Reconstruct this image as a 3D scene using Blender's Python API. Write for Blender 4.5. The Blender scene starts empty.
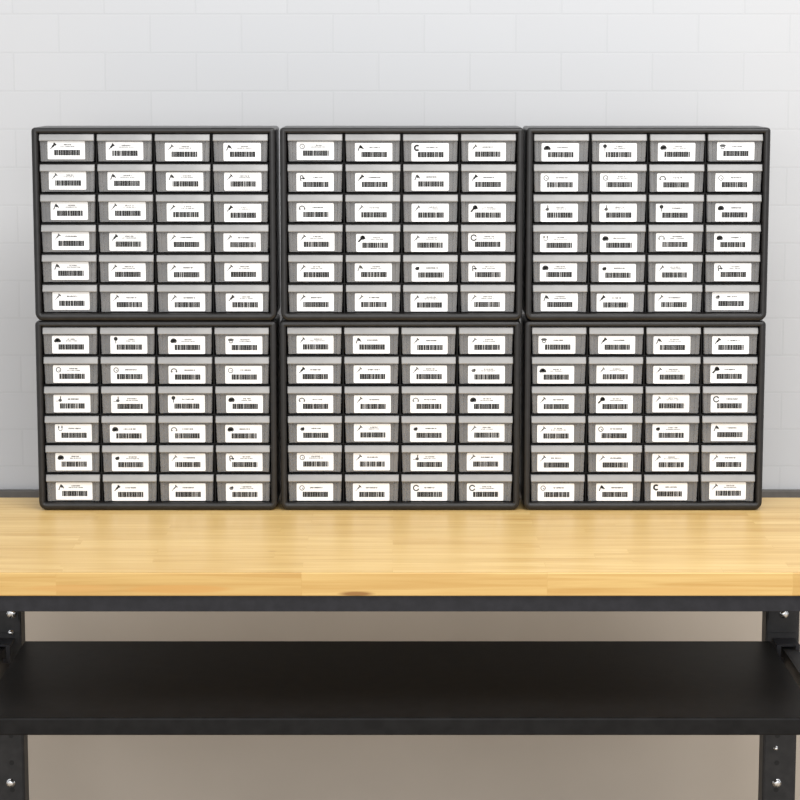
import bpy, bmesh, math, random
from mathutils import Vector, Matrix
random.seed(7)
C = bpy.context.scene.collection
PI = math.pi
WT = 0.914                      # worktop top height
YC, YF, YB = 4.8467, 4.2317, 5.0001
WALLY = 5.42

LABELS = [
    "17.8,15.0,S 18.7,16.3,S 21.1,18.3,s 22.3,18.3,a 18.9,14.9,s 21.0,16.0,a 22.2,17.0,a 23.3,17.0,s 21.6,14.8,a 21.5,15.2,s 22.7,17.9,s 22.6,19.3,S 22.6,14.9,s 22.1,16.6,S 23.1,17.3,s0 20.2,18.0,s0 20.6,14.9,a 19.9,17.3,s 22.9,17.6,s 21.3,17.3,s 20.9,15.2,s 22.2,17.9,s 22.7,18.2,s 23.7,18.2,S",
    "19.5,16.3,w0 20.7,19.0,A 18.1,19.0,C 16.2,18.3,s 19.1,18.0,b 20.6,18.0,S 18.1,17.3,a 16.8,18.0,S 18.7,17.9,m 20.4,18.2,s0 18.2,18.9,s 16.8,18.9,H 20.0,17.3,s 22.3,19.3,H 16.5,19.0,s 16.0,17.3,R 18.9,17.6,s 19.4,17.3,a0 18.6,18.3,n 17.3,17.6,b 18.5,17.6,s 19.2,17.6,s0 16.2,18.6,s 16.5,17.9,s0",
    "16.6,19.3,M 16.8,19.3,p 17.5,18.3,N 20.1,16.6,c 15.1,18.7,w 18.3,18.7,w 17.2,18.7,m 17.9,18.7,w0 15.7,19.9,h 17.7,19.3,h 15.4,19.3,p 19.2,18.2,N 15.5,19.3,u 19.8,19.3,N 16.4,17.6,m0 18.0,17.6,N 15.4,17.6,N 17.9,19.0,n 16.7,18.3,s 19.2,17.6,b 17.3,17.6,a 14.2,18.6,S 15.7,17.9,s 15.6,15.5,n0",
    "19.7,18.2,M 21.4,18.5,p 22.5,19.2,N 23.1,19.2,c 19.8,17.6,w 20.9,18.3,w 22.6,19.0,m 22.1,20.4,w0 20.1,17.6,h 20.8,18.7,h 20.7,18.3,p 22.8,18.7,N 21.6,17.5,u 17.6,18.9,N 21.5,18.9,m0 20.7,18.9,N 20.9,16.5,N 20.4,17.6,n 20.6,17.6,s0 21.1,17.6,b 20.6,16.9,a 18.9,19.4,S 20.4,20.1,s 20.4,20.1,n0",
    "20.2,18.2,s 18.8,18.2,a 20.0,19.2,s 20.0,19.2,s0 19.8,18.3,S 20.0,18.3,s0 18.7,18.3,s 20.2,20.4,n0 19.4,18.7,m 20.5,18.7,s 18.7,18.7,m0 19.8,18.7,N 19.7,17.5,n 19.6,17.1,s 18.8,17.5,n 20.0,17.1,s0 19.3,16.5,w0 18.8,16.5,s 19.5,17.2,h 18.6,16.5,s 18.6,19.0,w0 17.2,19.0,s 20.2,19.0,R 18.8,19.0,R",
    "14.5,18.5,c 19.9,18.5,S 15.9,19.2,a 18.9,19.2,S 12.3,20.7,M 17.2,18.3,s0 15.9,20.7,s 16.3,17.6,H 12.8,19.7,s 16.3,19.7,H 15.4,17.6,s0 17.9,17.6,R 13.3,18.9,s 16.3,18.5,w 16.4,17.5,n 19.7,16.4,a 14.2,18.3,s 18.5,18.3,s0 17.1,18.3,s 18.2,17.6,s0 15.4,19.0,w0 19.3,19.0,A 14.9,17.6,C 18.7,16.2,s",
]

# ------------------------------------------------------------------ helpers
def obj(name, bm, mats, parent=None, smooth=False, loc=None):
    me = bpy.data.meshes.new(name)
    bmesh.ops.recalc_face_normals(bm, faces=bm.faces[:])
    bm.to_mesh(me); bm.free()
    if not isinstance(mats, (list, tuple)): mats = [mats]
    for m in mats: me.materials.append(m)
    if smooth:
        for p in me.polygons: p.use_smooth = True
    o = bpy.data.objects.new(name, me); C.objects.link(o)
    if parent: o.parent = parent
    if loc: o.location = loc
    return o

def empty(name, loc):
    o = bpy.data.objects.new(name, None); C.objects.link(o)
    o.location = loc; o.empty_display_size = .05
    return o

def box(bm, x0, x1, y0, y1, z0, z1, mi=0):
    v = [bm.verts.new((x, y, z)) for x in (x0, x1) for y in (y0, y1) for z in (z0, z1)]
    for f in ((0,1,3,2),(4,6,7,5),(0,4,5,1),(2,3,7,6),(0,2,6,4),(1,5,7,3)):
        bm.faces.new([v[i] for i in f]).material_index = mi
    return v

def bevel(o, w, seg=2):
    m = o.modifiers.new('bevel', 'BEVEL'); m.width = w; m.segments = seg
    m.limit_method = 'ANGLE'; m.angle_limit = math.radians(40)
    for p in o.data.polygons: p.use_smooth = True
    m.harden_normals = True
    return o

def prism(bm, pts, axis, a, b, mi=0):
    """extrude a 2-D outline along axis between a and b"""
    def P(u, v, t):
        return {'x': (t, u, v), 'y': (u, t, v), 'z': (u, v, t)}[axis]
    A = [bm.verts.new(P(u, v, a)) for u, v in pts]
    B = [bm.verts.new(P(u, v, b)) for u, v in pts]
    n = len(pts)
    for i in range(n):
        bm.faces.new((A[i], A[(i+1) % n], B[(i+1) % n], B[i])).material_index = mi
    bm.faces.new(A).material_index = mi
    bm.faces.new(B[::-1]).material_index = mi

def cyl(bm, c, r, axis, l, seg=20, r2=None):
    r2 = r if r2 is None else r2
    rings = []
    for t, rr in ((0, r), (l, r2)):
        ring = []
        for i in range(seg):
            a = 2*PI*i/seg; u, v = rr*math.cos(a), rr*math.sin(a)
            p = {'y': (c[0]+u, c[1]+t, c[2]+v), 'x': (c[0]+t, c[1]+u, c[2]+v), 'z': (c[0]+u, c[1]+v, c[2]+t)}[axis]
            ring.append(bm.verts.new(p))
        rings.append(ring)
    for i in range(seg):
        bm.faces.new((rings[0][i], rings[0][(i+1) % seg], rings[1][(i+1) % seg], rings[1][i]))
    bm.faces.new(rings[0]); bm.faces.new(rings[1][::-1])

# ------------------------------------------------------------------ materials
def mat(name, col, rough=.5, metal=0, spec=.5, coat=0):
    m = bpy.data.materials.new(name); m.use_nodes = True
    b = m.node_tree.nodes['Principled BSDF']
    b.inputs['Base Color'].default_value = (*col, 1)
    b.inputs['Roughness'].default_value = rough
    b.inputs['Metallic'].default_value = metal
    b.inputs['Specular IOR Level'].default_value = spec
    b.inputs['Coat Weight'].default_value = coat
    return m, m.node_tree, b

def nd(nt, t, **kw):
    n = nt.nodes.new(t)
    for k, v in kw.items():
        if k in n.inputs: n.inputs[k].default_value = v
        else: setattr(n, k, v)
    return n

def noise_col(nt, b, c1, c2, scale, vec=None, detail=4, lo=.35, hi=.65, bump=0, dist=.001):
    tc = nd(nt, 'ShaderNodeTexCoord')
    n = nd(nt, 'ShaderNodeTexNoise'); n.inputs['Scale'].default_value = scale; n.inputs['Detail'].default_value = detail
    mp = nd(nt, 'ShaderNodeMapping')
    if vec: mp.inputs['Scale'].default_value = vec
    nt.links.new(tc.outputs['Object'], mp.inputs[0]); nt.links.new(mp.outputs[0], n.inputs['Vector'])
    r = nd(nt, 'ShaderNodeValToRGB')
    r.color_ramp.elements[0].position = lo; r.color_ramp.elements[0].color = (*c1, 1)
    r.color_ramp.elements[1].position = hi; r.color_ramp.elements[1].color = (*c2, 1)
    nt.links.new(n.outputs[0], r.inputs[0]); nt.links.new(r.outputs[0], b.inputs['Base Color'])
    if bump:
        bp = nd(nt, 'ShaderNodeBump'); bp.inputs['Strength'].default_value = bump; bp.inputs['Distance'].default_value = dist
        nt.links.new(n.outputs[0], bp.inputs['Height']); nt.links.new(bp.outputs[0], b.inputs['Normal'])
    return n

M = {}
# painted brick wall
m, nt, b = mat('painted_brick', (.70, .70, .705), .55)
tc = nd(nt, 'ShaderNodeTexCoord'); mp = nd(nt, 'ShaderNodeMapping')
mp.inputs['Rotation'].default_value = (-PI/2, 0, 0)
mp.inputs['Location'].default_value = (.05, .062, 0)
nt.links.new(tc.outputs['Object'], mp.inputs[0])
bk = nd(nt, 'ShaderNodeTexBrick'); bk.inputs['Scale'].default_value = 1
bk.inputs['Brick Width'].default_value = .212; bk.inputs['Row Height'].default_value = .0885
bk.inputs['Mortar Size'].default_value = .0028; bk.inputs['Mortar Smooth'].default_value = .6
bk.inputs['Color1'].default_value = (.572, .573, .579, 1); bk.inputs['Color2'].default_value = (.582, .583, .589, 1)
bk.inputs['Mortar'].default_value = (.552, .553, .559, 1)
nt.links.new(mp.outputs[0], bk.inputs['Vector'])
nt.links.new(bk.outputs['Color'], b.inputs['Base Color'])
ns = nd(nt, 'ShaderNodeTexNoise'); ns.inputs['Scale'].default_value = 9; ns.inputs['Detail'].default_value = 5
nt.links.new(tc.outputs['Object'], ns.inputs['Vector'])
ma = nd(nt, 'ShaderNodeMath', operation='MULTIPLY_ADD'); ma.inputs[1].default_value = -.8
nt.links.new(bk.outputs['Fac'], ma.inputs[0]); nt.links.new(ns.outputs[0], ma.inputs[2])
bp = nd(nt, 'ShaderNodeBump'); bp.inputs['Strength'].default_value = .15; bp.inputs['Distance'].default_value = .002
nt.links.new(ma.outputs[0], bp.inputs['Height']); nt.links.new(bp.outputs[0], b.inputs['Normal'])
M['wall'] = m
m, nt, b = mat('beige_paint', (.60, .52, .43), .6); noise_col(nt, b, (.51, .445, .37), (.56, .49, .41), 2, bump=.05); M['beige'] = m
# floor
m, nt, b = mat('sealed_floor', (.42, .34, .26), .5)
noise_col(nt, b, (.46, .38, .28), (.54, .44, .33), 3)
M['floor'] = m
# butcher block: staves run along x
m, nt, b = mat('butcher_block', (.8, .6, .3), .42, coat=.12)
b.inputs['Coat Roughness'].default_value = .25
tc = nd(nt, 'ShaderNodeTexCoord')
bk = nd(nt, 'ShaderNodeTexBrick'); bk.inputs['Scale'].default_value = 1
bk.offset = .37; bk.offset_frequency = 2; bk.squash = 1.35; bk.squash_frequency = 3
bk.inputs['Brick Width'].default_value = .46; bk.inputs['Row Height'].default_value = .042
bk.inputs['Mortar Size'].default_value = .0006; bk.inputs['Mortar Smooth'].default_value = .5
bk.inputs['Color1'].default_value = (0, 0, 0, 1); bk.inputs['Color2'].default_value = (1, 1, 1, 1)
bk.inputs['Mortar'].default_value = (.1, .1, .1, 1); bk.inputs['Bias'].default_value = 0
nt.links.new(tc.outputs['Object'], bk.inputs['Vector'])
mp = nd(nt, 'ShaderNodeMapping'); mp.inputs['Scale'].default_value = (1.6, 34, 60)
nt.links.new(tc.outputs['Object'], mp.inputs[0])
# each stave gets its own piece of grain
off = nd(nt, 'ShaderNodeVectorMath', operation='MULTIPLY_ADD'); off.inputs[1].default_value = (7, 5, 3)
nt.links.new(bk.outputs['Color'], off.inputs[0]); nt.links.new(mp.outputs[0], off.inputs[2])
g = nd(nt, 'ShaderNodeTexNoise'); g.inputs['Scale'].default_value = 1.6; g.inputs['Detail'].default_value = 6; g.inputs['Distortion'].default_value = .8
nt.links.new(off.outputs[0], g.inputs['Vector'])
r1 = nd(nt, 'ShaderNodeValToRGB')
r1.color_ramp.elements[0].position = .25; r1.color_ramp.elements[0].color = (.66, .40, .125, 1)
r1.color_ramp.elements[1].position = .62; r1.color_ramp.elements[1].color = (.82, .575, .235, 1)
nt.links.new(g.outputs[0], r1.inputs[0])
hue = nd(nt, 'ShaderNodeMix', data_type='RGBA', blend_type='MULTIPLY')
r2 = nd(nt, 'ShaderNodeValToRGB')
r2.color_ramp.elements[0].color = (.90, .86, .78, 1); r2.color_ramp.elements[1].color = (1, 1, 1, 1)
nt.links.new(bk.outputs['Color'], r2.inputs[0])
hue.inputs['Factor'].default_value = 1
nt.links.new(r1.outputs[0], hue.inputs['A']); nt.links.new(r2.outputs[0], hue.inputs['B'])
cur = hue.outputs['Result']
# shade of the front edge painted in: outermost stave tinted darker
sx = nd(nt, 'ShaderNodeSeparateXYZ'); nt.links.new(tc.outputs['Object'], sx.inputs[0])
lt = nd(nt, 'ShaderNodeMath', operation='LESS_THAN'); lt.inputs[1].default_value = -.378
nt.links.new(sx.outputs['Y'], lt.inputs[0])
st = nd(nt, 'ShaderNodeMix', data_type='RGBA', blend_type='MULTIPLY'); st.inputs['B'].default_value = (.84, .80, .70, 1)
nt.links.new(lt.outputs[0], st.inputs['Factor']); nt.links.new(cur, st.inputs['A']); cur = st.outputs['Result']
def spot(cur, c, s, col, r0=.55, r1_=1.0, amt=1):
    """a knot or a stained stave with a shape of its own"""
    m1 = nd(nt, 'ShaderNodeMapping', vector_type='TEXTURE'); m1.inputs['Location'].default_value = c; m1.inputs['Scale'].default_value = s
    nt.links.new(tc.outputs['Object'], m1.inputs[0])
    ln = nd(nt, 'ShaderNodeVectorMath', operation='LENGTH'); nt.links.new(m1.outputs[0], ln.inputs[0])
    ad = nd(nt, 'ShaderNodeMath', operation='MULTIPLY_ADD'); ad.inputs[1].default_value = .5
    nt.links.new(g.outputs[0], ad.inputs[0]); nt.links.new(ln.outputs['Value'], ad.inputs[2])
    mr = nd(nt, 'ShaderNodeMapRange'); mr.inputs['From Min'].default_value = r0+.25; mr.inputs['From Max'].default_value = r1_+.25
    mr.inputs['To Min'].default_value = amt; mr.inputs['To Max'].default_value = 0
    nt.links.new(ad.outputs[0], mr.inputs['Value'])
    mx = nd(nt, 'ShaderNodeMix', data_type='RGBA')
    nt.links.new(mr.outputs[0], mx.inputs['Factor']); nt.links.new(cur, mx.inputs['A']); mx.inputs['B'].default_value = (*col, 1)
    return mx.outputs['Result']
# local coords of the worktop: origin at bench centre, front edge y=-.384, top z=0
cur = spot(cur, (-.082+.014, -.384, -.0405), (.040, .02, .0055), (.30, .14, .03))
cur = spot(cur, (-.41+.014, -.384, -.032), (.11, .02, .009), (.60, .32, .085), .7, 1.0, .8)
cur = spot(cur, (-.62+.014, -.384, -.030), (.10, .02, .008), (.62, .34, .10), .6, 1.0, .6)
cur = spot(cur, (.55+.014, -.384, -.034), (.14, .02, .008), (.66, .40, .13), .6, 1.0, .5)
cur = spot(cur, (-.25+.014, -.19, 0), (.012, .010, .01), (.55, .30, .10), .3, 1.0, .5)
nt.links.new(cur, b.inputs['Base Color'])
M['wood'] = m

m, nt, b = mat('black_steel', (.045, .045, .048), .42, spec=.2); noise_col(nt, b, (.019, .019, .022), (.025, .025, .029), 60, bump=.1, dist=.0003); M['steel'] = m
m, nt, b = mat('shelf_steel', (.03, .029, .028), .42, spec=.14); noise_col(nt, b, (.008, .0076, .0076), (.012, .0115, .0115), 40, bump=.08, dist=.0003); M['shelf'] = m
m, nt, b = mat('leg_steel', (.022, .022, .023), .5, spec=.35); noise_col(nt, b, (.018, .018, .019), (.028, .027, .028), 50, bump=.15, dist=.0004); M['leg'] = m
m, nt, b = mat('rail_steel', (.11, .10, .09), .5); noise_col(nt, b, (.10, .092, .083), (.12, .11, .098), 30); M['rail'] = m
m, nt, b = mat('zinc_bolt', (.8, .8, .8), .22, 1); M['zinc'] = m
m, nt, b = mat('hole_dark', (.01, .01, .01), .8); M['hole'] = m
m, nt, b = mat('charcoal_plastic', (.045, .041, .039), .34, spec=.4); noise_col(nt, b, (.0115, .0105, .010), (.017, .0155, .015), 45, bump=.12, dist=.0003); M['plastic'] = m
m, nt, b = mat('dark_plastic', (.006, .0055, .0055), .6, spec=.25); M['dplastic'] = m
# frosted drawer plastic: part see-through, part milky
m, nt, b = mat('frosted_plastic', (.34, .335, .33), .33)
oi = nd(nt, 'ShaderNodeObjectInfo')
tc = nd(nt, 'ShaderNodeTexCoord')
n = nd(nt, 'ShaderNodeTexNoise'); n.inputs['Scale'].default_value = 22; n.inputs['Detail'].default_value = 3
vm = nd(nt, 'ShaderNodeVectorMath', operation='SCALE'); vm.inputs['Scale'].default_value = 40
cb = nd(nt, 'ShaderNodeCombineXYZ'); nt.links.new(oi.outputs['Random'], cb.inputs[0]); nt.links.new(cb.outputs[0], vm.inputs[0])
va = nd(nt, 'ShaderNodeVectorMath', operation='ADD'); nt.links.new(tc.outputs['Object'], va.inputs[0]); nt.links.new(vm.outputs[0], va.inputs[1])
nt.links.new(va.outputs[0], n.inputs['Vector'])
rr = nd(nt, 'ShaderNodeValToRGB')
rr.color_ramp.elements[0].position = .3; rr.color_ramp.elements[0].color = (.25, .25, .255, 1)
rr.color_ramp.elements[1].position = .7; rr.color_ramp.elements[1].color = (.325, .315, .308, 1)
nt.links.new(n.outputs[0], rr.inputs[0]); nt.links.new(rr.outputs[0], b.inputs['Base Color'])
tr = nd(nt, 'ShaderNodeBsdfTransparent'); tr.inputs[0].default_value = (.9, .9, .9, 1)
mix = nd(nt, 'ShaderNodeMixShader'); mix.inputs[0].default_value = .52
out = nt.nodes['Material Output']
nt.links.new(b.outputs[0], mix.inputs[1]); nt.links.new(tr.outputs[0], mix.inputs[2]); nt.links.new(mix.outputs[0], out.inputs['Surface'])
M['frost'] = m
m, nt, b = mat('milky_plastic', (.62, .61, .60), .35)
noise_col(nt, b, (.32, .317, .314), (.40, .394, .388), 14)
tr = nd(nt, 'ShaderNodeBsdfTransparent'); mix = nd(nt, 'ShaderNodeMixShader'); mix.inputs[0].default_value = .10
nt.links.new(b.outputs[0], mix.inputs[1]); nt.links.new(tr.outputs[0], mix.inputs[2]); nt.links.new(mix.outputs[0], nt.nodes['Material Output'].inputs['Surface'])
M['milky'] = m
M['paper'] = mat('label_paper', (.93, .93, .93), .6)[0]
M['ink'] = mat('label_ink', (.012, .012, .012), .6)[0]
M['grey_ink'] = mat('label_grey_ink', (.07, .07, .07), .6)[0]
M['pale_ink'] = mat('label_pale_ink', (.17, .17, .17), .6)[0]

# ------------------------------------------------------------------ setting
def struct(name, bm, m):
    o = obj(name, bm, m); o['kind'] = 'structure'; return o
ZR = WT - .058                  # top of the dark rail that parts the two paints
bm = bmesh.new(); box(bm, -3.2, 3.2, WALLY, WALLY+.12, ZR-.05, 3.0); struct('wall_back', bm, M['wall'])
bm = bmesh.new(); box(bm, -3.2, 3.2, WALLY, WALLY+.12, -.05, ZR-.0501); struct('wall_back_lower', bm, M['beige'])
bm = bmesh.new(); box(bm, -3.2, 3.2, WALLY-.018, WALLY-.0002, ZR-.085, ZR); o = struct('trim_1', bm, M['rail']); bevel(o, .003)
bm = bmesh.new(); box(bm, -3.2, 3.2, -.8, WALLY, -.05, 0); struct('floor', bm, M['floor'])

# ------------------------------------------------------------------ workbench
BX, BY = -.014, (YF+YB)/2
D2 = (YB-YF)/2
bench = empty('workbench', (BX, BY, 0))
bench['label'] = 'long workbench with a maple butcher-block top and black steel frame holding the drawer cabinets'
bench['category'] = 'workbench'
YL = D2 - .168 + 0.0            # front face of the legs, local y (0.60 behind the front edge)
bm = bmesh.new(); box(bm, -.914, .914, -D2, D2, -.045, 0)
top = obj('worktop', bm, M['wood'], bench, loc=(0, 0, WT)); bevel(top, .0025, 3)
top['label'] = 'light maple butcher-block top'
# steel frame under the top
bm = bmesh.new()
z1, z0 = WT-.0455, WT-.0760
box(bm, -.90, .90, -D2+.006, -D2+.009, z0, z1)
box(bm, -.90, .90, -D2+.009, -D2+.040, z0, z0+.003)
o = obj('front_apron', bm, M['steel'], bench); bevel(o, .0012)
bm = bmesh.new()
box(bm, -.90, .90, D2-.040, D2-.004, WT-.075, WT-.0455)
o = obj('rear_apron', bm, M['steel'], bench); bevel(o, .0015)
for s in (-1, 1):
    bm = bmesh.new(); box(bm, min(s*.80, s*.855), max(s*.80, s*.855), -D2+.041, D2-.041, WT-.088, WT-.0455)
    o = obj('side_rail', bm, M['leg'], bench); bevel(o, .002)

def bolt(parent, x, y, z, r=.0075):
    bm = bmesh.new()
    cyl(bm, (x, y-.001, z), r*1.25, 'y', .001, 24)
    # domed hex-flange head
    prof = [(r, -.001), (r, -.004), (r*.85, -.006), (r*.5, -.0072)]
    prev = None
    for rr, dy in prof:
        ring = [bm.verts.new((x+rr*math.cos(2*PI*i/18), y+dy, z+rr*math.sin(2*PI*i/18))) for i in range(18)]
        if prev:
            for i in range(18): bm.faces.new((prev[i], prev[(i+1) % 18], ring[(i+1) % 18], ring[i]))
        prev = ring
    bm.faces.new(prev)
    o = obj('bolt', bm, M['zinc'], parent, smooth=True); o['label'] = 'bright zinc bolt head'
    return o

for s in (-1, 1):
    xi, xo = (s*.799, s*.871)
    a, c = min(xi, xo), max(xi, xo)
    bm = bmesh.new()
    # channel post: front web with two returns going back, foot plate
    box(bm, a+.004, c-.004, YL, YL+.003, .04, WT-.089)
    box(bm, a, a+.004, YL+.004, YL+.055, .04, WT-.089)
    box(bm, c-.004, c, YL+.004, YL+.055, .04, WT-.089)
    box(bm, a+.002, a+.006, YL+.001, YL+.006, .04, WT-.089)
    box(bm, c-.006, c-.002, YL+.001, YL+.006, .04, WT-.089)
    leg = obj('leg', bm, M['leg'], bench); bevel(leg, .001)
    # punched adjustment holes down the web
    bm = bmesh.new()
    xc = s*.829 if s > 0 else -.826
    z = .12
    k = 0
    while z < WT-.33:
        cyl(bm, (xc, YL-.0004, z), .0055, 'y', .0006, 16); z += .0605
    obj('punched_holes', bm, M['hole'], leg)
    # floor foot
    bm = bmesh.new(); box(bm, a+.006, c-.006, -D2+.05, D2-.02, 0, .0395)
    o = obj('foot', bm, M['leg'], bench); bevel(o, .004)
    # gusset between the post and the side rail
    bm = bmesh.new()
    xg = s*.800
    prism(bm, [(YL-.001, WT-.089), (YL-.16, WT-.089), (YL-.13, WT-.105), (YL-.012, WT-.20), (YL-.001, WT-.255)], 'x', min(xg, xg+s*.004), max(xg, xg+s*.004))
    box(bm, min(xg, xg+s*.064), max(xg, xg+s*.064), YL-.005, YL-.001, WT-.262, WT-.0895)
    gus = obj('gusset', bm, M['leg'], bench); bevel(gus, .0008)
    # shelf arm: bent plate running forward beneath the shelf side
    bm = bmesh.new()
    xa = s*.832
    zz = WT-.2835
    prism(bm, [(YL-.0015, zz-.002), (YL-.50, zz-.002), (YL-.50, zz-.016), (YL-.05, zz-.070), (YL-.0015, zz-.100)], 'x', min(xa, xa-s*.004), max(xa, xa-s*.004))
    box(bm, min(xa, xa+s*.028), max(xa, xa+s*.028), YL-.30, YL-.0015, zz-.006, zz-.002)
    arm = obj('shelf_arm', bm, M['leg'], bench); bevel(arm, .0008)
    # bent tab with a slot, fixed to the post just above shelf height
    bm = bmesh.new()
    tx0, tx1 = s*.812, s*.862
    t0, t1 = min(tx0, tx1), max(tx0, tx1)
    box(bm, t0, t1, YL-.060, YL-.0055, zz+.004, zz+.009)
    box(bm, t0, t0+.010, YL-.064, YL-.060, zz-.030, zz+.009)
    box(bm, t1-.010, t1, YL-.064, YL-.060, zz-.030, zz+.009)
    box(bm, t0+.010, t1-.010, YL-.064, YL-.060, zz-.030, zz-.020)
    o = obj('shelf_clip', bm, M['steel'], bench); bevel(o, .0008)
    if s < 0:
        bolt(leg, -.817, YL-.005, WT-.220, .0085); bolt(leg, -.820, YL-.005, WT-.262, .0045)
        bolt(leg, -.829, YL-.0002, WT-.597)
    else:
        bolt(leg, .836, YL-.005, WT-.221, .0075)
        bolt(leg, .830, YL-.0002, WT-.597); bolt(leg, .826, YL-.0002, WT-.519, .004)
# lower shelf: pan with a rolled front lip
bm = bmesh.new()
zs = WT-.2803
box(bm, -.789, .806, -D2+.004, YL-.008, zs-.0012, zs)
fl = [(-D2+.004, zs), (-D2+.0012, zs-.0012), (-D2, zs-.004), (-D2, zs-.031), (-D2+.0012, zs-.0335), (-D2+.016, zs-.0335), (-D2+.016, zs-.032), (-D2+.002, zs-.0315), (-D2+.002, zs-.004), (-D2+.004, zs-.0012)]
prism(bm, fl, 'x', -.789, .806)
box(bm, -.789, -.7878, -D2+.004, YL-.008, zs-.030, zs-.0012)
box(bm, .8048, .806, -D2+.004, YL-.008, zs-.030, zs-.0012)
sh = obj('lower_shelf', bm, M['shelf'], bench); sh['label'] = 'black steel lower shelf pan'

# ------------------------------------------------------------------ drawer cabinets
W2, H, DEP = .254, .406, .162
TOPR, PIT, CP, LX0, DW, DH, LIP = .0133, .0633, .1211, .0145, .1156, .0572, .0142
def rrect(l, r, b_, t_, rt, rb, n=6):
    """rounded outline in x-z, counter-clockwise from the lower left corner"""
    pts = []
    for cx, cz, rr, a0 in ((l, b_, rb, PI), (r, b_, rb, 1.5*PI), (r, t_, rt, 0), (l, t_, rt, .5*PI)):
        sx = 1 if cx == l else -1; sz = 1 if cz == b_ else -1
        for i in range(n+1):
            a = a0 + .5*PI*i/n
            pts.append((cx+sx*rr+rr*math.cos(a), cz+sz*rr+rr*math.sin(a)))
    return pts
def housing_bm():
    bm = bmesh.new()
    it, is_, ib = .0118, .0138, .0172           # widths of the rim at top, sides, bottom
    prof = [(0, DEP), (0, .011), (.02, .0055), (.07, .0026), (.22, .0006), (.5, 0), (.72, 0), (.86, .0012), (.95, .004), (1, .0095), (1, DEP-.004)]
    prev = None; first = None
    for f, y in prof:
        rt = max(.0075*(1-f), .0012); rb = max(.0175*(1-f), .002)
        if f == 1: rt, rb = .0012, .002
        ring = [bm.verts.new((x, y, z)) for x, z in rrect(-W2-.0010+is_*f, W2+.0010-is_*f, ib*f, H-it*f, rt, rb)]
        if prev:
            for i in range(len(ring)):
                j = (i+1) % len(ring); bm.faces.new((prev[i], prev[j], ring[j], ring[i]))
        else: first = ring
        prev = ring
    bm.faces.new(prev)                           # inside of the back panel
    bm.faces.new(first)                          # outside of the back panel
    return bm
def divider_bm():
    bm = bmesh.new()
    xl, xr = -W2+.0128, W2-.0128
    for r in range(1, 6):
        zc = H-TOPR-r*PIT+.0024
        box(bm, xl, xr, .017, DEP-.006, zc-.0014, zc+.0008)
    for c in range(1, 4):
        xc = -W2+LX0+c*CP-(CP-DW)/2
        for r in range(6):
            zt = H-.0122 if r == 0 else H-TOPR-r*PIT+.0024-.0016
            zb = .0176 if r == 5 else H-TOPR-(r+1)*PIT+.0024+.001
            box(bm, xc-.0011, xc+.0011, .0170, DEP-.006, zb, zt)
    return bm
def lip_bm():
    """pull lip along the top of a drawer front"""
    bm = bmesh.new()
    w = DW
    # lip, sloping face turned up to the light; cross-section (y,z) swept along x
    lip = [(.0105, 0), (.0075, -.0002), (.0052, -.0012), (.0022, -.0110), (.0016, -.0128), (.0022, -LIP), (.0042, -LIP-.0002), (.0062, -.0128), (.0105, -.0128)]
    def ring(x, ins):
        return [bm.verts.new((x, y + (ins if y < .009 else 0), z)) for y, z in lip]
    xs = [(.0002, .0030), (.0012, .0008), (.0030, 0), (w-.0030, 0), (w-.0012, .0008), (w-.0002, .0030)]
    rs = [ring(x, i) for x, i in xs]
    for A, B in zip(rs, rs[1:]):
        for i in range(len(lip)):
            j = (i+1) % len(lip); bm.faces.new((A[i], A[j], B[j], B[i]))
    bm.faces.new(rs[0]); bm.faces.new(rs[-1][::-1])
    return bm
def drawer_bm():
    """front panel with raised cheeks either side of the sunken label field"""
    bm = bmesh.new(); w = DW
    # panel: plan outline lofted from under the lip to the foot, narrowing downwards
    def plan(z, ins, dy):
        h_ = [(ins, .0170), (ins+.0002, .0100), (ins+.0012, .0078), (ins+.0030, .0070+dy), (ins+.0085, .0070+dy), (ins+.0100, .0088+dy)]
        p = h_ + [(w-x, y) for x, y in h_[::-1]]
        return [bm.verts.new((x, y, z)) for x, y in p]
    rs = [plan(-.0129, .0008, 0), plan(-.0290, .0012, 0), plan(-.0500, .0020, 0), plan(-.0572, .0024, .0002), plan(-DH, .0030, .0010)]
    for A, B in zip(rs, rs[1:]):
        for i in range(len(A)):
            j = (i+1) % len(A); bm.faces.new((A[i], A[j], B[j], B[i]))
    bm.faces.new(rs[0]); bm.faces.new(rs[-1][::-1])
    return bm
def tray_bm():
    bm = bmesh.new(); w = DW
    y0, y1 = .0172, .148
    def frame(x0, x1, ya, yb, z): return [bm.verts.new(p) for p in ((x0, ya, z), (x1, ya, z), (x1, yb, z), (x0, yb, z))]
    t = .0014
    a = frame(.0045, w-.0045, y0, y1, -.0140); b_ = frame(.0080, w-.0080, y0, y1-.004, -DH+.0003)
    c = frame(.0080+t, w-.0080-t, y0+t, y1-.004-t, -DH+.0003+t); d = frame(.0045+t, w-.0045-t, y0+t, y1-t, -.0140)
    for A, B in ((a, b_), (c, d), (d, a)):
        for i in range(4):
            j = (i+1) % 4; bm.faces.new((A[i], A[j], B[j], B[i]))
    bm.faces.new(b_); bm.faces.new(c[::-1])
    return bm

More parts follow.
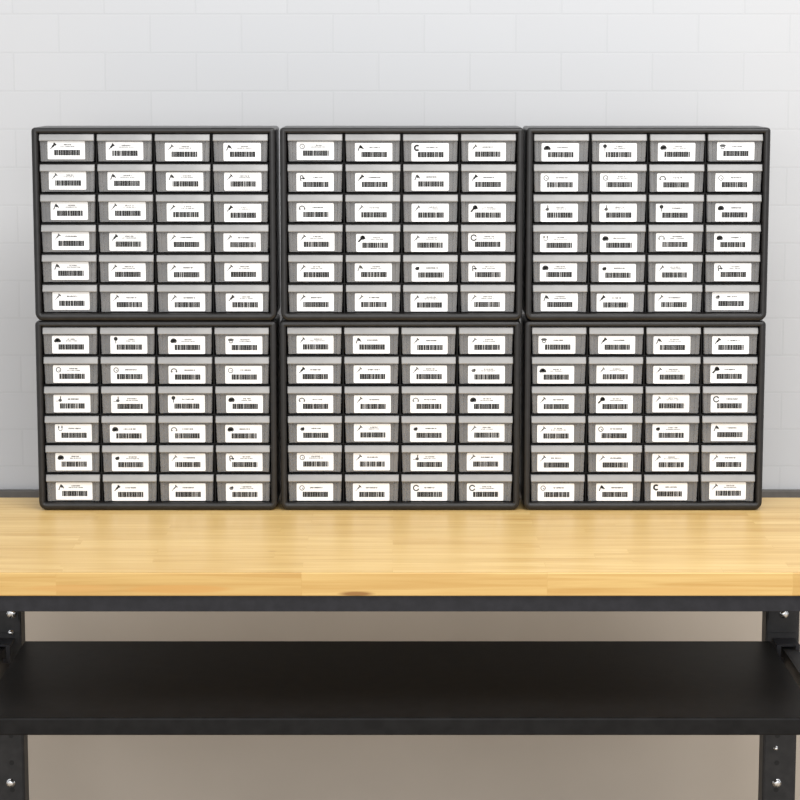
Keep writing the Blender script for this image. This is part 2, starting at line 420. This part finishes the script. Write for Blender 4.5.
# ---- printed label: rounded paper with a pictogram, two short text lines and a bar code
LWD, LHT = .0780, .0378
def label_bm(kind, rnd):
    bm = bmesh.new()
    n = 4; r = .0022; pts = []
    for cx, cz, a0 in ((r, -LHT+r, PI), (LWD-r, -LHT+r, 1.5*PI), (LWD-r, -r, 0), (r, -r, .5*PI)):
        for i in range(n+1):
            a = a0+.5*PI*i/n; pts.append((cx+r*math.cos(a), cz+r*math.sin(a)))
    prism(bm, pts, 'y', -.0003, 0, 0)
    Y = -.00042
    def poly(p, mi):
        f = bm.faces.new([bm.verts.new((x, Y, -z)) for x, z in p]); f.material_index = mi
    def rect(x0, z0, x1, z1, mi): poly([(x0, z0), (x0, z1), (x1, z1), (x1, z0)], mi)
    def line(x0, z0, x1, z1, w, mi, w2=None):
        w2 = w if w2 is None else w2
        dx, dz = x1-x0, z1-z0; L = math.hypot(dx, dz); nx, nz = -dz/L/2, dx/L/2
        poly([(x0+nx*w, z0+nz*w), (x1+nx*w2, z1+nz*w2), (x1-nx*w2, z1-nz*w2), (x0-nx*w, z0-nz*w)], mi)
    def disc(cx, cz, rx, rz, mi, a0=0, a1=2*PI, n=14):
        poly([(cx+rx*math.cos(a0+(a1-a0)*i/n), cz+rz*math.sin(a0+(a1-a0)*i/n)) for i in range(n if a1-a0 > 6.2 else n+1)], mi)
    def ringp(cx, cz, r0, r1, mi, a0=0, a1=2*PI, n=14):
        for i in range(n):
            p, q = a0+(a1-a0)*i/n, a0+(a1-a0)*(i+1)/n
            poly([(cx+r0*math.cos(p), cz+r0*math.sin(p)), (cx+r1*math.cos(p), cz+r1*math.sin(p)), (cx+r1*math.cos(q), cz+r1*math.sin(q)), (cx+r0*math.cos(q), cz+r0*math.sin(q))], mi)
    # bar code
    x0 = .0133 + rnd.uniform(-.0004, .0004); x = x0; z0, z1 = .0183, .0297
    while x < x0+.0535:
        w = rnd.choice((.0019, .0026, .0034, .0044, .0052)); g = rnd.choice((.0003, .0003, .0004, .0008))
        w = min(w, x0+.0540-x); rect(x, z0, x+w, z1, 1); x += w+g
    # short caption, small separate strokes of print
    cx = .0430 + rnd.uniform(-.003, .002)
    def caption(w, z, h, mi):
        x = cx-w/2
        while x < cx+w/2:
            cw = rnd.uniform(.0008, .0013)
            rect(x, z, x+.0007, z+h, mi)
            k = rnd.random()
            if k < .35: rect(x+.0004, z, x+cw, z+.0004, mi)
            elif k < .7: rect(x+.0004, z+h/2-.0002, x+cw, z+h/2+.0002, mi)
            if k > .25: rect(x+cw-.0001, z+.0002, x+cw+.0003, z+h, mi)
            if k > .6: rect(x+.0004, z+h-.0004, x+cw, z+h, mi)
            x += cw+.0004
            if rnd.random() < .12: x += .001
    if rnd.random() < .5: caption(rnd.uniform(.020, .026), .0078, .0030, 2)
    else: caption(rnd.uniform(.014, .020), .0062, .0024, 2); caption(rnd.uniform(.022, .032), .0100, .0022, 3)
    # pictogram
    n_f = len(bm.faces); n_v = len(bm.verts)
    k = kind.rstrip('0'); dk = 3 if kind.endswith('0') else (2 if k in 'sawbmc' else 1)
    cx, cz = .0115, .0100
    if k in ('s', 'S'):
        wd = .0015 if k == 's' else .0024
        line(cx-.0050, cz+.0056, cx+.0022, cz-.0022, wd*.55, dk, wd)
        line(cx-.0014, cz+.0018, cx+.0030, cz-.0030, wd*1.4, 1 if k == 'S' else dk)
        line(cx+.0012, cz-.0052, cx+.0056, cz-.0012, wd*1.2, 1 if not kind.endswith('0') else 3)
    elif k in ('a', 'A'):
        d = 1 if k == 'A' else dk
        line(cx-.0045, cz+.0055, cx-.0005, cz-.0045, .0020, d); line(cx-.0005, cz-.0045, cx+.0052, cz+.0022, .0026 if k == 'A' else .0018, d)
        disc(cx+.0012, cz-.0010, .0026, .0024, d)
    elif k == 'H':
        line(cx-.0060, cz+.0062, cx+.0010, cz-.0015, .0032, 1); disc(cx+.0018, cz-.0018, .0044, .0040, 1); line(cx+.001, cz-.005, cx+.0062, cz+.0006, .003, 1)
    elif k == 'w': ringp(cx, cz, .0034, .0050, dk); disc(cx+.001, cz+.0006, .0012, .0012, dk)
    elif k == 'R': ringp(cx, cz, .0038, .0060, 1 if dk == 2 else dk, .3, 5.9)
    elif k == 'C': ringp(cx, cz, .0026, .0060, 1, .8, 5.5)
    elif k in ('m', 'M'):
        ringp(cx, cz+.002, .0042, .0062, dk if k == 'm' else 2, PI, 2*PI); disc(cx-.004, cz+.0024, .0018, .0014, dk); disc(cx+.0045, cz+.0022, .0018, .0014, dk)
        if k == 'M': disc(cx, cz+.0012, .0066, .0026, 2); disc(cx, cz-.001, .003, .003, 1)
    elif k == 'N': disc(cx, cz, .0056, .0046, 1, PI*.95, 2.05*PI, 12); disc(cx-.0020, cz+.0014, .0040, .0028, 1); disc(cx+.0028, cz+.0012, .0030, .0028, 2)
    elif k == 'n': disc(cx, cz+.0005, .0042, .0034, dk if dk == 3 else 1, n=6); disc(cx+.0018, cz-.0012, .0022, .0020, 2, n=8)
    elif k == 'b': ringp(cx-.0006, cz-.0012, .0016, .0036, 2); line(cx-.003, cz+.0015, cx-.0015, cz+.0062, .002, 2); disc(cx+.003, cz+.0012, .0024, .0018, 1)
    elif k == 'h': line(cx-.006, cz+.003, cx-.001, cz+.003, .001, 2); disc(cx+.0022, cz+.0016, .0034, .0028, 2); line(cx+.003, cz-.006, cx+.003, cz, .0020, 2)
    elif k == 'p': disc(cx, cz-.0032, .0032, .0026, 2); line(cx, cz-.002, cx, cz+.0055, .0016, 2); ringp(cx, cz-.0032, .0012, .0036, 2)
    elif k == 'u': ringp(cx, cz, .0028, .0040, 2, 0, PI); disc(cx-.0030, cz-.003, .0014, .0026, 2); disc(cx+.0030, cz-.003, .0014, .0026, 2)
    elif k == 'c': disc(cx, cz-.002, .0056, .0026, 2); ringp(cx, cz+.0005, .0024, .0040, 2, 0, PI)
    else: disc(cx, cz, .004, .003, 2)
    bm.verts.ensure_lookup_table()
    for v in bm.verts[n_v:]:
        v.co.x = cx+(v.co.x-cx)*1.15; v.co.z = -cz+(v.co.z+cz)*1.15
    return bm

meshes = {}
CX = [-.5153, .0037, .5193, -.5164, .0004, .5185]
CLAB = [
 'black drawer cabinet stacked in the upper row, farthest left of the three',
 'black drawer cabinet stacked in the upper row, between two other cabinets',
 'black drawer cabinet stacked in the upper row, farthest right of the three',
 'black drawer cabinet standing on the wooden worktop, farthest left of the lower row',
 'black drawer cabinet standing on the wooden worktop, middle of the lower row',
 'black drawer cabinet standing on the wooden worktop, farthest right of the lower row',
]
first = None
for ci in range(6):
    base = WT + (H if ci < 3 else 0)
    cab = empty('drawer_cabinet', (CX[ci], YC+DEP/2, base + .0003*(1 + (ci < 3))))
    cab['label'] = CLAB[ci]; cab['category'] = 'cabinet'; cab['group'] = 'drawer cabinets stacked on the workbench'
    oy = -DEP/2
    if first is None:
        hs = obj('housing', housing_bm(), M['plastic'], cab, loc=(0, oy, 0))
        for p in hs.data.polygons: p.use_smooth = True
        hs.data.set_sharp_from_angle(angle=math.radians(50))
        dv = obj('dividers', divider_bm(), M['dplastic'], cab, loc=(0, oy, 0))
        bm = bmesh.new(); box(bm, .121, .174, .0012, .0105, H-.0062, H-.0006)  # dark block added in place of a dark recessed notch in the rim
        cl = obj('dark_notch_block', bm, M['dplastic'], cab, loc=(0, oy, 0)); bevel(cl, .0008)
        dr = obj('drawer', drawer_bm(), M['frost'], cab, smooth=True); dr.data.set_sharp_from_angle(angle=math.radians(35))
        tr_ = obj('tray', tray_bm(), M['frost'], dr)
        lp = obj('pull_lip', lip_bm(), M['milky'], dr); bevel(lp, .0004)
        first = (hs, dv, cl, dr, tr_, lp)
    else:
        for src in first[:3]:
            o = src.copy(); C.objects.link(o); o.parent = cab
    lab = LABELS[ci].split()
    for i in range(24):
        r, c = divmod(i, 4)
        if ci == 0 and i == 0: d, t, pl = first[3:6]
        else:
            d = first[3].copy(); C.objects.link(d); t = first[4].copy(); C.objects.link(t); pl = first[5].copy(); C.objects.link(pl)
        d.parent = cab; t.parent = d; pl.parent = d
        d.location = (-W2+LX0+c*CP+random.uniform(-.0004, .0004), oy+random.uniform(-.0006, .0010), H-TOPR-r*PIT+random.uniform(-.0002, .0002))
        lx, lz, kind = lab[i].split(',')
        lx, lz = float(lx)/1000, float(lz)/1000
        lz = min(max(lz, .0150), .0583-LHT-.0014)
        rnd = random.Random(ci*100+i)
        l = obj('label_sticker', label_bm(kind, rnd), [M['paper'], M['ink'], M['grey_ink'], M['pale_ink']], d, loc=(lx, .0087, -lz))
        l['label'] = 'white sticker with a black bar code'

# ------------------------------------------------------------------ light
w = bpy.data.worlds.new('World'); bpy.context.scene.world = w; w.use_nodes = True
bg = w.node_tree.nodes['Background']; bg.inputs[0].default_value = (.95, .97, 1, 1); bg.inputs[1].default_value = .9
def area(name, loc, target, size, sy, power, col=(1, 1, 1)):
    l = bpy.data.lights.new(name, 'AREA'); l.shape = 'RECTANGLE'; l.size = size; l.size_y = sy; l.energy = power; l.color = col
    o = bpy.data.objects.new(name, l); C.objects.link(o); o.location = loc
    o.rotation_euler = (Vector(target)-Vector(loc)).to_track_quat('-Z', 'Y').to_euler()
area('ceiling_light', (1.1, 2.7, 3.5), (.5, 4.6, .9), 2.4, 1.2, 68, (1, .99, .975))
area('ceiling_light', (-1.3, 2.7, 3.5), (-.5, 4.6, .9), 1.8, 1.2, 11, (.98, .985, 1))
area('front_fill_light', (-.2, -1.6, 2.2), (0, 4.9, .9), 3.6, 1.8, 98, (.98, .99, 1))  # soft frontal fill added behind the camera, no window there

# ------------------------------------------------------------------ camera
cam = bpy.data.cameras.new('camera'); co = bpy.data.objects.new('camera', cam); C.objects.link(co)
co.location = (0, 0, WT+.9315); co.rotation_euler = (PI/2-math.radians(8.1358), 0, 0)
cam.lens = 103.877; cam.sensor_width = 36; cam.clip_start = .05; cam.clip_end = 50
s = bpy.context.scene; s.camera = co
s.view_settings.view_transform = 'Standard'; s.view_settings.look = 'None'
s.view_settings.exposure = 0; s.view_settings.gamma = 1; s.view_settings.use_curve_mapping = False
